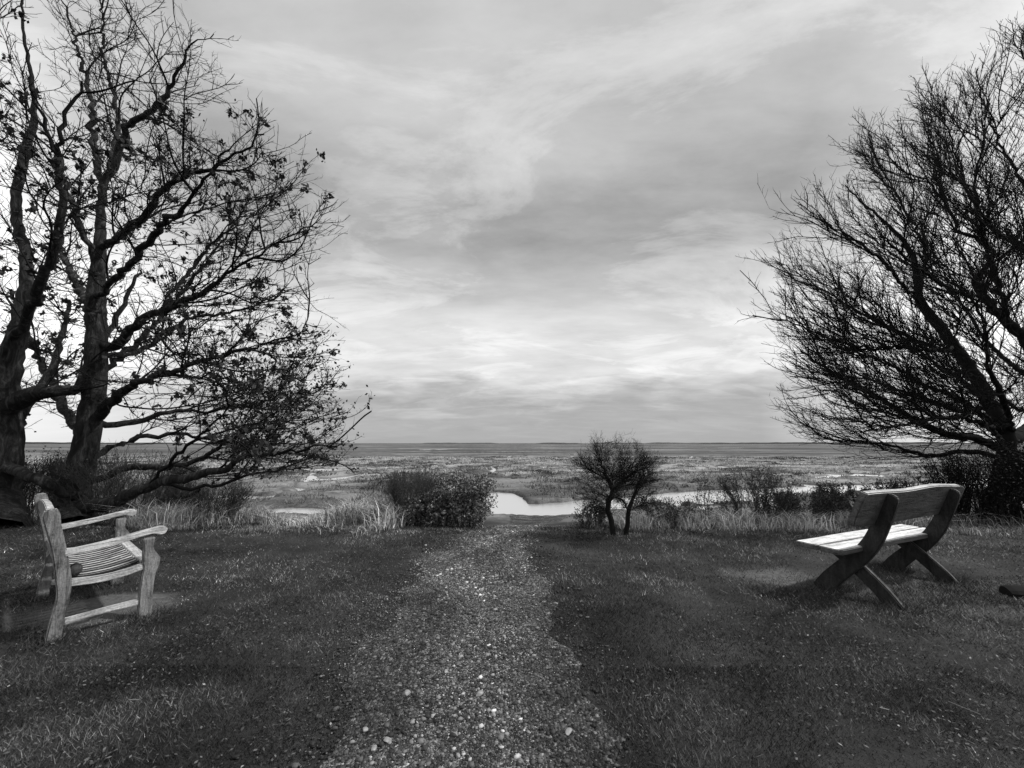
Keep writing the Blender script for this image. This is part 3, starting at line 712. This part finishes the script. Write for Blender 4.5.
polyR = [(762, 312), (775, 245), (800, 200), (838, 168), (868, 125), (900, 112), (922, 78), (950, 62), (985, 45), (1010, 15), (1040, -20), (1100, -90), (1330, -60), (1330, 430), (1080, 470), (1000, 470), (900, 468), (825, 455), (788, 425), (785, 372), (800, 345)]
grow3(pt(1010, 400, YR), polyR, YR, 4.2, (.50, .70, 1.5, 3.6, .13, .05, .10, .022, .45), (.25, .55, .8, 1.9, .12, .045, .08, 0, .3), (.19, .52, .25, .70, .10, .05, .06, 0, .2), trop=(-.012, 0, 0), zlo=.25, wob=.085)
print('treeR', len(t.p))
t.finish(tip=.0042, e=2.2)
treeR, tips = build_tree('bare_tree', t, (gr[0], gr[1], -.2), 'leafless tree leaning left over the slab bench, a dense fan of fine twigs', split=.04, spur=(1, .06, .22, .0036), bark=m_twig, spursel=.9)

# --- small thorn tree by the path
t = Tree(); THL = []; g0 = on(618, 535, -.02); YT = g0[1]
zT = float(height(g0[0], g0[1]))
THL.append(t.limb([(g0[0] - .06, g0[1], zT - .05, .05), *PL([(611, 520, .055), (608, 505, .052), (612, 490, .045), (606, 475, .03), (600, 458, .015)], YT)], wob=.02, step=.06)[4:])
THL.append(t.limb([(g0[0] + .12, g0[1], zT - .05, .05), *PL([(628, 522, .042), (629, 508, .036), (635, 494, .026, .1), (641, 478, .016, .2), (646, 464, .008, .3)], YT)], wob=.02, step=.06)[3:])
for sq in ([(609, 503, .03), (620, 485, .02, .2), (630, 465, .012, .3)], [(611, 490, .03), (625, 478, .02, -.2), (640, 470, .01, -.4)], [(609, 480, .02), (590, 470, .014, -.2), (580, 462, .008, -.3)], [(630, 512, .03), (622, 500, .02, -.3), (600, 495, .01, -.5)]):
    q = PL(sq, YT); THL.append(t.limb(q[1:], start=t.nearest(q[0][:3]), step=.06, wob=.02))
polyT = [(580, 512), (570, 470), (580, 448), (602, 432), (628, 434), (650, 450), (664, 470), (668, 492), (662, 516), (632, 520), (596, 518)]
LIMBS = THL
t.soft = 8.; grow3(pt(618, 495, YT), polyT, YT, 1.0, (.075, 1.0, .4, .95, .05, .025, .02, .003, .6), (.06, .8, .15, .5, .045, .02, .05, 0, .4), (.055, .7, .06, .26, .04, .04, .1, 0, .2), zlo=.0)
print('thorn', len(t.p))
t.finish(tip=.0015, e=2.4)
build_tree('thorn_tree', t, (g0[0], g0[1], zT), 'small bare thorn tree with two dark stems to the right of the path', split=.018, spur=(1, .03, .10, .0016), bark=m_twig, maxspur=.008, sides=(7, 3), spursel=.8)

# --- scrub bushes: many stems from one foot
def bush(name, px, pyb, Y, wpx, hpx, n, label, tip=.002, stems=9, leaves=None, tw=None, cat='bush', dens=None, spur=(1, .03, .09, .0015), group=None):
    x0 = (px - 512) / F_PX * Y * .985; z0 = float(height(x0, Y)); R = wpx / 2 / F_PX * Y
    top = pt(px, pyb - hpx, Y)[2]; Hh = max(top - z0, .3)
    t = Tree(); BL_ = []
    for i in range(stems):
        a = rng.random() * 6.28; rr = R * rng.uniform(.05, .6)
        fo = .65 * rng.random() ** .5; fx, fy = x0 + fo * R * math.cos(a), Y + fo * R * math.sin(a); rr = max(rr, fo * R)
        BL_.append(t.limb([(fx, fy, float(height(fx, fy)) - .05, .014 * (Hh / 1.2 + .3)), (x0 + rr * .7 * math.cos(a), Y + rr * .7 * math.sin(a), z0 + Hh * .3, .009), (x0 + rr * math.cos(a), Y + rr * math.sin(a), z0 + Hh * .62, .004)], step=.06 * max(1, Hh), wob=.02))
    def test(q): return ((q[:, 0] - x0) / R) ** 2 + ((q[:, 1] - Y) / R) ** 2 + (np.maximum(q[:, 2] - z0 - Hh * .12, 0) / (Hh * .88)) ** 2 + (fbm(q[:, 0] * 3, q[:, 2] * 3 + q[:, 1] * 2, 17, 3) - .5) * .9 < 1
    def ins(P, off=None): return P[2] > z0 and bool(test(P[None])[0])
    k_ = max(1, Hh); c_ = np.array([x0, Y, z0])
    q1 = t.sprout(BL_, .13 * k_, .6, .35 * k_, .8 * k_, .06 * k_, ins, up=.10, start=.1, cen=c_, outw=.5, minr=.004)
    q2 = t.sprout(BL_ + q1, .09 * k_, .6, .15 * k_, .5 * k_, .055 * k_, ins, up=.10, start=.1, cen=c_, outw=.4)
    t.finish(tip=tip, e=2.3)
    base = (x0, Y, z0)
    root, tips = build_tree(name, t, base, label, split=None, spur=spur, tw=tw or m_paletwig, sides=(5, 3), up=.4, maxspur=.01, cat=cat, group=group)
    for ch in root.children: ch.name = 'stems'
    if leaves:
        nl, s0, s1, c0, c1 = leaves
        c = tips[rng.integers(0, len(tips), nl)] + rng.normal(0, .02, (nl, 3))
        V, F_, C = leaf_quads(c, s0 + (s1 - s0) * rng.random(nl), c0 + (c1 - c0) * rng.random(nl) ** 1.5)
        np_mesh('leaves', V, F_, m_leaf, root, val=C, loc=np.array(base))
    return root
bush('twiggy_bush', 417, 529, 7.9, 88, 66, 2600, 'bare twiggy bush of upright stems left of the leafy round shrub', stems=52, tip=.0026, leaves=(1500, .015, .03, .02, .1))
bush('leafy_shrub', 464, 532, 7.6, 82, 60, 1500, 'rounded leafy shrub with pale glinting leaves beside the left edge of the path', stems=24, leaves=(17000, .022, .048, .03, .40))
bush('leafy_shrub', 428, 534, 7.4, 64, 38, 600, 'low mottled shrub at the foot of the twiggy bush, behind tall pale grass', stems=18, leaves=(5500, .02, .045, .03, .22))
bush('bramble_bush', 750, 536, 7.9, 96, 70, 1500, 'loose scrubby bush with thin upright sprays right of the thorn tree', stems=24, leaves=(4200, .02, .035, .02, .13))
bush('bramble_bush', 795, 534, 8.3, 100, 42, 1100, 'low dark bramble between the scrubby bush and the slab bench', stems=20, leaves=(7500, .02, .045, .015, .09))
bush('bramble_bush', 860, 530, 9.2, 130, 46, 1400, 'broad dark thicket just left of the slab bench backrest', stems=24, leaves=(12000, .025, .05, .012, .08))
bush('bramble_bush', 592, 530, 7.3, 50, 26, 700, 'small dark bramble at the foot of the thorn tree, next to the water', stems=12, leaves=(2600, .02, .035, .02, .09))
bush('bramble_bush', 662, 532, 7.6, 80, 34, 700, 'low bramble in pale grass directly right of the thorn tree stems', stems=14, leaves=(3000, .02, .035, .03, .13))
bush('undergrowth_bush', 135, 528, 7.7, 170, 84, 2600, 'tangle of bare grey stems behind the armchair bench, right of the forked trunk', stems=70, tip=.0034, leaves=(2200, .02, .04, .01, .09))
bush('undergrowth_bush', 215, 528, 7.9, 120, 50, 1900, 'lower thin tangle of stems under the long low branch of the forked tree', stems=44, tip=.003, leaves=(1800, .02, .04, .012, .10))
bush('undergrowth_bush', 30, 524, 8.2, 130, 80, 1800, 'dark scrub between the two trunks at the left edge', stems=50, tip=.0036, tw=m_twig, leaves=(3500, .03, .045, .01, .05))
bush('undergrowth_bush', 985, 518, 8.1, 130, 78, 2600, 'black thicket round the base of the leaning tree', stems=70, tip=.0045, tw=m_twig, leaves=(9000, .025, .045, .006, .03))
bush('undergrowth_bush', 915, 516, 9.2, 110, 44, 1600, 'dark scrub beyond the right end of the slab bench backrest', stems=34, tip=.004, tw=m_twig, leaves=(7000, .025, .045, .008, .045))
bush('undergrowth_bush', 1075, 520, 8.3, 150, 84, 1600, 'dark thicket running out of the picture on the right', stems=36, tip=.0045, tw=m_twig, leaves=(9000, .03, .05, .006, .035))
for (a_, b_, hh, ww, lab) in ((698, 528, 62, 26, 'spindly sapling rising above the scrub, nearer the thorn tree'), (762, 526, 66, 24, 'thin leafy sapling rising above the scrubby bush')):
    bush('sapling', a_, b_, 8.0, ww, hh, 260, lab, stems=4, leaves=(300, .02, .04, .03, .12), cat='sapling')

# far woods on the horizon
m_far, nt, b = newmat('distant woods'); b.inputs['Roughness'].default_value = 1
L(ramp(tex(nt, .05, 5), [(.3, .012), (.7, .035)], nt), b.inputs['Base Color'], nt)
def wood(pxa, pxb, Y, hh, seed, label):
    xa, xb = (pxa - 512) / F_PX * Y, (pxb - 512) / F_PX * Y
    xs = np.linspace(xa, xb, max(12, int((xb - xa) / 14))); u = (xs - xa) / (xb - xa)
    top = .55 * hh * (.35 + .9 * fbm(xs * .012, xs * 0, seed, 4)) * np.clip(np.minimum(u, 1 - u) * 9, .05, 1)
    V = []; 
    for dy_, k in ((-50, 0), (-45, .75), (-10, 1), (30, .8), (50, 0)):
        for x_1, t_1 in zip(xs, top): V.append((x_1, Y + dy_, -1.4 + t_1 * k * (1 + .25 * (vn(x_1 * .05, dy_ * 1., seed) - .5))))
    n = len(xs); ii = (np.arange(4)[:, None] * n + np.arange(n - 1)[None]).ravel()
    return np.array(V), np.stack([ii, ii + 1, ii + n + 1, ii + n], 1)
V_, F_ = merge([wood(*a) for a in ((700, 850, 1500, 11, 1, 0), (535, 580, 1700, 10, 2, 0), (590, 640, 2300, 11, 3, 0), (420, 500, 2500, 9, 4, 0), (230, 350, 1900, 10, 5, 0), (840, 1100, 1400, 12, 6, 0), (-100, 210, 1500, 12, 7, 0), (640, 720, 2900, 12, 8, 0))])
tag(np_mesh('far_woods', V_, F_, m_far, smooth=True), kind='stuff')

# ------------------------------------------------------------ benches
def wood_mat(name, sc, c, top=None, topn=.75, blotch=.7):
    m, nt, b = newmat(name)
    g = tex(nt, 1, 8, .7, sc, dist=.6); g2 = tex(nt, 9, 6, .7); g3 = tex(nt, 70, 3, .6)
    def shade(c): return [(.30, c * .18), (.43, c * .70), (.58, c * 1.10), (.75, c * 1.4)]
    v = ramp(g, shade(c), nt)
    if top:                                  # upward faces weather-bleached and painted as lit, other faces darker as shade
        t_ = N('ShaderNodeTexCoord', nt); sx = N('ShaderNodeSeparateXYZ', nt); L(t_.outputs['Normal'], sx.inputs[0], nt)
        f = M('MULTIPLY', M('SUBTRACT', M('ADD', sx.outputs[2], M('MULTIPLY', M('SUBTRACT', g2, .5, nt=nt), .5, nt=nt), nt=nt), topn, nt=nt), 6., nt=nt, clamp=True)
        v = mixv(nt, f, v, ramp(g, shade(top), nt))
    v = M('MULTIPLY', v, ramp(g2, [(.32, 1 - .55 * blotch), (.48, 1.0), (.70, 1 + .3 * blotch)], nt), nt=nt)
    v = M('MULTIPLY', v, ramp(g3, [(.3, .75), (.6, 1.1)], nt), nt=nt)
    L(v, b.inputs['Base Color'], nt); b.inputs['Roughness'].default_value = .8
    bump(nt, b, M('ADD', g, M('MULTIPLY', g3, .3, nt=nt), nt=nt), 1, .014); return m
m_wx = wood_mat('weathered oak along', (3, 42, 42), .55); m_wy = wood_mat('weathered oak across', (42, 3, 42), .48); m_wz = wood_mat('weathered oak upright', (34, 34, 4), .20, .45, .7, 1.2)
m_slat = wood_mat('weathered slats', (12, 2, 12), .04, .55, .85, blotch=.3)  # dark slat sides paint in the shade of the gaps
m_seat = wood_mat('bleached seat plank', (2.2, 30, 30), .10, .82, .7, .35); m_dark = wood_mat('dark stained slab', (20, 20, 4), .028, .10, .35); m_back = wood_mat('dark grained backrest', (2.2, 26, 26), .085, .5, .6)  # dark plank edges and pale rims painted in as shade and light
def prism(bm, outline, a, b, axis='x', bev=.005):
    """solid from a 2D outline; axis x: outline is (y,z); y: (x,z); z: (x,y)"""
    def mk(p, t): return {'x': (t, p[0], p[1]), 'y': (p[0], t, p[1]), 'z': (p[0], p[1], t)}[axis]
    v0 = [bm.verts.new(mk(p, a)) for p in outline]; v1 = [bm.verts.new(mk(p, b)) for p in outline]; n = len(outline)
    fs = [bm.faces.new(v0), bm.faces.new(v1[::-1])] + [bm.faces.new((v0[i], v1[i], v1[(i + 1) % n], v0[(i + 1) % n])) for i in range(n)]
    bmesh.ops.recalc_face_normals(bm, faces=fs)
    ed = [e for e in set(e for f in fs for e in f.edges) if len(e.link_faces) == 2 and e.calc_face_angle(0) > .5]
    bmesh.ops.bevel(bm, geom=ed, offset=bev, segments=2, affect='EDGES', clamp_overlap=True)
def box(bm, x0, x1, y0, y1, z0, z1, bev=.005): prism(bm, [(x0, y0), (x1, y0), (x1, y1), (x0, y1)], z0, z1, 'z', bev)
def strip(center, width):
    """closed outline round a centreline with widths"""
    c = np.array(center, float); d = np.gradient(c, axis=0); d /= np.linalg.norm(d, axis=1)[:, None]; nrm = np.stack([-d[:, 1], d[:, 0]], 1)
    wv = np.array(width, float)[:, None] / 2; return [tuple(p) for p in (c + nrm * wv)] + [tuple(p) for p in (c - nrm * wv)[::-1]]
def smooth_line(pts, n=6):
    pts = [np.array(p, float) for p in pts]; out = []
    for i in range(len(pts) - 1):
        p0, p1, p2, p3 = pts[max(i - 1, 0)], pts[i], pts[i + 1], pts[min(i + 2, len(pts) - 1)]
        for k in range(n):
            t = k / n; out.append(.5 * (2 * p1 + (p2 - p0) * t + (2 * p0 - 5 * p1 + 4 * p2 - p3) * t * t + (3 * p1 - p0 - 3 * p2 + p3) * t ** 3))
    out.append(pts[-1]); return np.array(out)
def done(bm, name, mat, parent, label=None):
    me = bpy.data.meshes.new(name); bm.to_mesh(me); bm.free(); o = link_mesh(name, me, mat, parent)
    if label: o['label'] = label
    return o

# armchair bench: +y faces the marsh, +x is the near (right) arm
bl = empty('armchair_bench', (-3.51, 3.447, 0)); bl.rotation_euler = (.048, .012, -.651)
tag(bl, 'weathered grey slatted bench with curled armrests on the left of the lawn', 'bench')
HW = .598; D2 = .235
for s in (1, -1):
    xa, xb = (HW - .028, HW + .028) if s > 0 else (-HW - .028, -HW + .028)
    bm = bmesh.new()
    c = smooth_line([(-.235, -.06), (-.225, .12), (-.205, .30), (-.212, .42), (-.245, .62), (-.285, .80), (-.305, .915)], 5)
    wv = np.interp(c[:, 1], [-.06, .1, .3, .42, .6, .8, .87, .90, .93], [.082, .070, .064, .076, .068, .074, .084, .068, .036])
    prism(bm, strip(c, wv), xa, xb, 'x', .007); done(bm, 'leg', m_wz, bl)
    bm = bmesh.new()
    c = smooth_line([(.235, -.06), (.230, .15), (.236, .30), (.250, .40), (.226, .50), (.224, .60)], 5)
    wv = np.interp(c[:, 1], [-.06, .15, .33, .42, .47, .52, .60], [.088, .078, .082, .105, .078, .056, .075])
    prism(bm, strip(c, wv), xa, xb, 'x', .007); done(bm, 'leg', m_wz, bl)
    bm = bmesh.new()
    c = smooth_line([(-.22, .595), (-.1, .603), (.05, .618), (.18, .640), (.25, .648), (.30, .640), (.325, .628)], 5)
    wv = np.interp(c[:, 0], [-.22, .1, .24, .28, .31, .325], [.042, .038, .038, .058, .062, .035])
    prism(bm, strip(c, wv), xa - .006, xb + .006, 'x', .008); done(bm, 'armrest', m_wy, bl)
    bm = bmesh.new(); c = np.array([(-.19, .125), (0, .128), (.20, .122)]); prism(bm, strip(c, [.045, .04, .045]), (xa + xb) / 2 - .016, (xa + xb) / 2 + .016, 'x', .005); done(bm, 'stretcher', m_wy, bl)
    bm = bmesh.new(); c = smooth_line([(-.18, .385), (-.05, .366), (.08, .366), (.21, .388)], 4); prism(bm, strip(c, [.05] * len(c)), xa + .012, xb - .012, 'x', .005); done(bm, 'seat_rail', m_wy, bl)
bm = bmesh.new()
for k in range(15):
    xk = -HW + .045 + k * (2 * HW - .09 - .062) / 14
    c = smooth_line([(-.20, .415), (-.10, .394), (.03, .392), (.13, .407), (.185, .418)], 4)
    prism(bm, strip(c, [.030] * len(c)), xk, xk + .0525, 'x', .009)
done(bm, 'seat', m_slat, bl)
bm = bmesh.new(); prism(bm, [(.19, .398), (.255, .404), (.255, .424), (.19, .422)], -HW + .02, HW - .04, 'x', .004)
done(bm, 'front_board', m_wx, bl)

bm = bmesh.new(); prism(bm, [(.20, .30), (.235, .30), (.235, .385), (.20, .385)], -HW + .036, HW - .036, 'x', .004); done(bm, 'front_rail', m_wx, bl)
bm = bmesh.new()
def backy(z): return np.interp(z, [.42, .62, .80, .93], [-.212, -.245, -.285, -.309])
def rail(z0, z1, th, arch=0):
    xs = np.linspace(-HW + .036, HW - .036, 13); up = [(x_1, z1 + arch * math.cos(x_1 / HW * math.pi / 2)) for x_1 in xs]; ol = [(xs[0], z0), (xs[-1], z0)] + up[::-1]
    yc = float(backy((z0 + z1) / 2)); prism(bm, ol, yc - th / 2, yc + th / 2, 'y', .005)
rail(.79, .865, .04, .035); rail(.46, .52, .035)
for k in range(11):
    xk = -.5 + k * .1
    prism(bm, [(float(backy(.50)) - .008, .50), (float(backy(.50)) + .008, .50), (float(backy(.80)) + .008, .80), (float(backy(.80)) - .008, .80)], xk - .024, xk + .024, 'x', .003)
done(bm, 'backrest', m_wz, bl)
# the round lump lying on the seat
m_lump, nt, b = newmat('rough dark stone'); L(ramp(tex(nt, 60, 5, .7), [(.35, .02), (.6, .06), (.75, .12)], nt), b.inputs['Base Color'], nt); b.inputs['Roughness'].default_value = .9
bump(nt, b, tex(nt, 50, 4), .8, .01)
P = ICO3_V * np.array([.038, .038, .045]); P *= (1 + .10 * np.array([mnoise.noise(Vector(p) * 25) for p in P])[:, None])
o = np_mesh('stone', P, ICO3_F, m_lump, smooth=True); bpy.context.view_layer.update()
o.location = bl.matrix_world @ Vector((.545, -.155, .455)); tag(o, 'dark rounded stone lying on the bench seat by the back post', 'stone')

# slab bench with crossed legs
b2 = empty('slab_bench', (3.622, 3.985, .02)); b2.rotation_euler = (.022, .021, .464)
tag(b2, 'rustic plank bench with crossed slab legs and a dark backrest, on the right', 'bench')
HL = 1.06; SP = .67
bm = bmesh.new()
xs = np.linspace(-HL, HL, 15)
def plank(y0, y1, sd, r=.03):
    f_ = [(x_1, y1 + .006 * math.sin(x_1 * 3 + sd)) for x_1 in xs[1:-1]]; g_ = [(x_1, y0 + .006 * math.sin(x_1 * 2.3 + sd * 2)) for x_1 in xs[1:-1]]
    ol = [(-HL, y0 + r), (-HL + r, y0)] + g_ + [(HL - r, y0), (HL, y0 + r), (HL, y1 - .01), (HL - .01, y1)] + f_[::-1] + [(-HL + .01, y1), (-HL, y1 - .01)]
    prism(bm, ol, .380, .424, 'z', .006)
plank(-.135, .030, 1.); plank(.037, .212, 2.)
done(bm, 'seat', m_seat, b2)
bm = bmesh.new()
# backrest plate built upright (x,z outline) then leaned
tp = [(x_1, .322 + .014 * math.sin(x_1 * 2.6 + .4) + .006 * math.sin(x_1 * 6)) for x_1 in xs]; bt = [(x_1, .008 * math.sin(x_1 * 3.1)) for x_1 in xs]
ol = [(-HL - .01, .10), (-HL + .01, .01)] + bt[1:-1] + [(HL - .01, .01), (HL + .02, .12), (HL + .01, .30)] + tp[1:-1][::-1] + [(-HL + .03, .31), (-HL, .26)]
prism(bm, ol, -.026, .026, 'y', .008)
ang = math.atan2(.119, .305); ca, sa = math.cos(ang), math.sin(ang)
for v in bm.verts:
    y_1, z_1 = v.co.y, v.co.z; v.co.y = -.205 + y_1 * ca - z_1 * sa; v.co.z = .63 + y_1 * sa + z_1 * ca
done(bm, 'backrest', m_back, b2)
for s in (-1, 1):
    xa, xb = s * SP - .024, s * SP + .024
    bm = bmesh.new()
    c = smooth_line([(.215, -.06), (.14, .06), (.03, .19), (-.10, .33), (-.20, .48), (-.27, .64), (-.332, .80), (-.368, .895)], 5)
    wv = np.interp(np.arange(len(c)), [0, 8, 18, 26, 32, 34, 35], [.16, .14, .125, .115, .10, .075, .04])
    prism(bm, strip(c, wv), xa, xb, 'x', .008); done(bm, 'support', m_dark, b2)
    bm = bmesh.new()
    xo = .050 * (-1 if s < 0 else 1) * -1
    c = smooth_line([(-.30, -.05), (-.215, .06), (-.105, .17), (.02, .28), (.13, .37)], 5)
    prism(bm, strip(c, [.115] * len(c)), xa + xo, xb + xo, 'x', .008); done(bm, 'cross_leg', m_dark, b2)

# dark log at the right edge
lg = on(1046, 597, 0); xs_ = np.linspace(-.32, .32, 15); V = []; sd_ = 12
for i, x_1 in enumerate(xs_):
    for k in range(sd_):
        a = k / sd_ * 6.283; r_ = .05 * (1 + .12 * math.sin(3 * a + x_1 * 7)) * (1 if 0 < i < 14 else .8); V.append((x_1, r_ * math.cos(a) * 1.3, r_ * math.sin(a)))
Fs = [(i * sd_ + k, i * sd_ + (k + 1) % sd_, (i + 1) * sd_ + (k + 1) % sd_, (i + 1) * sd_ + k) for i in range(14) for k in range(sd_)]
bm = bmesh.new(); vv = [bm.verts.new(p) for p in V]; [bm.faces.new([vv[j] for j in f]) for f in Fs]; bm.faces.new(vv[:sd_]); bm.faces.new(vv[-sd_:]); bmesh.ops.recalc_face_normals(bm, faces=bm.faces)
o = done(bm, 'log', m_twig, None); o.location = (lg[0], lg[1], float(height(lg[0], lg[1])) + .035); o.rotation_euler = (0, 0, -.1)
tag(o, 'short blackened log lying in the grass at the right edge', 'log')
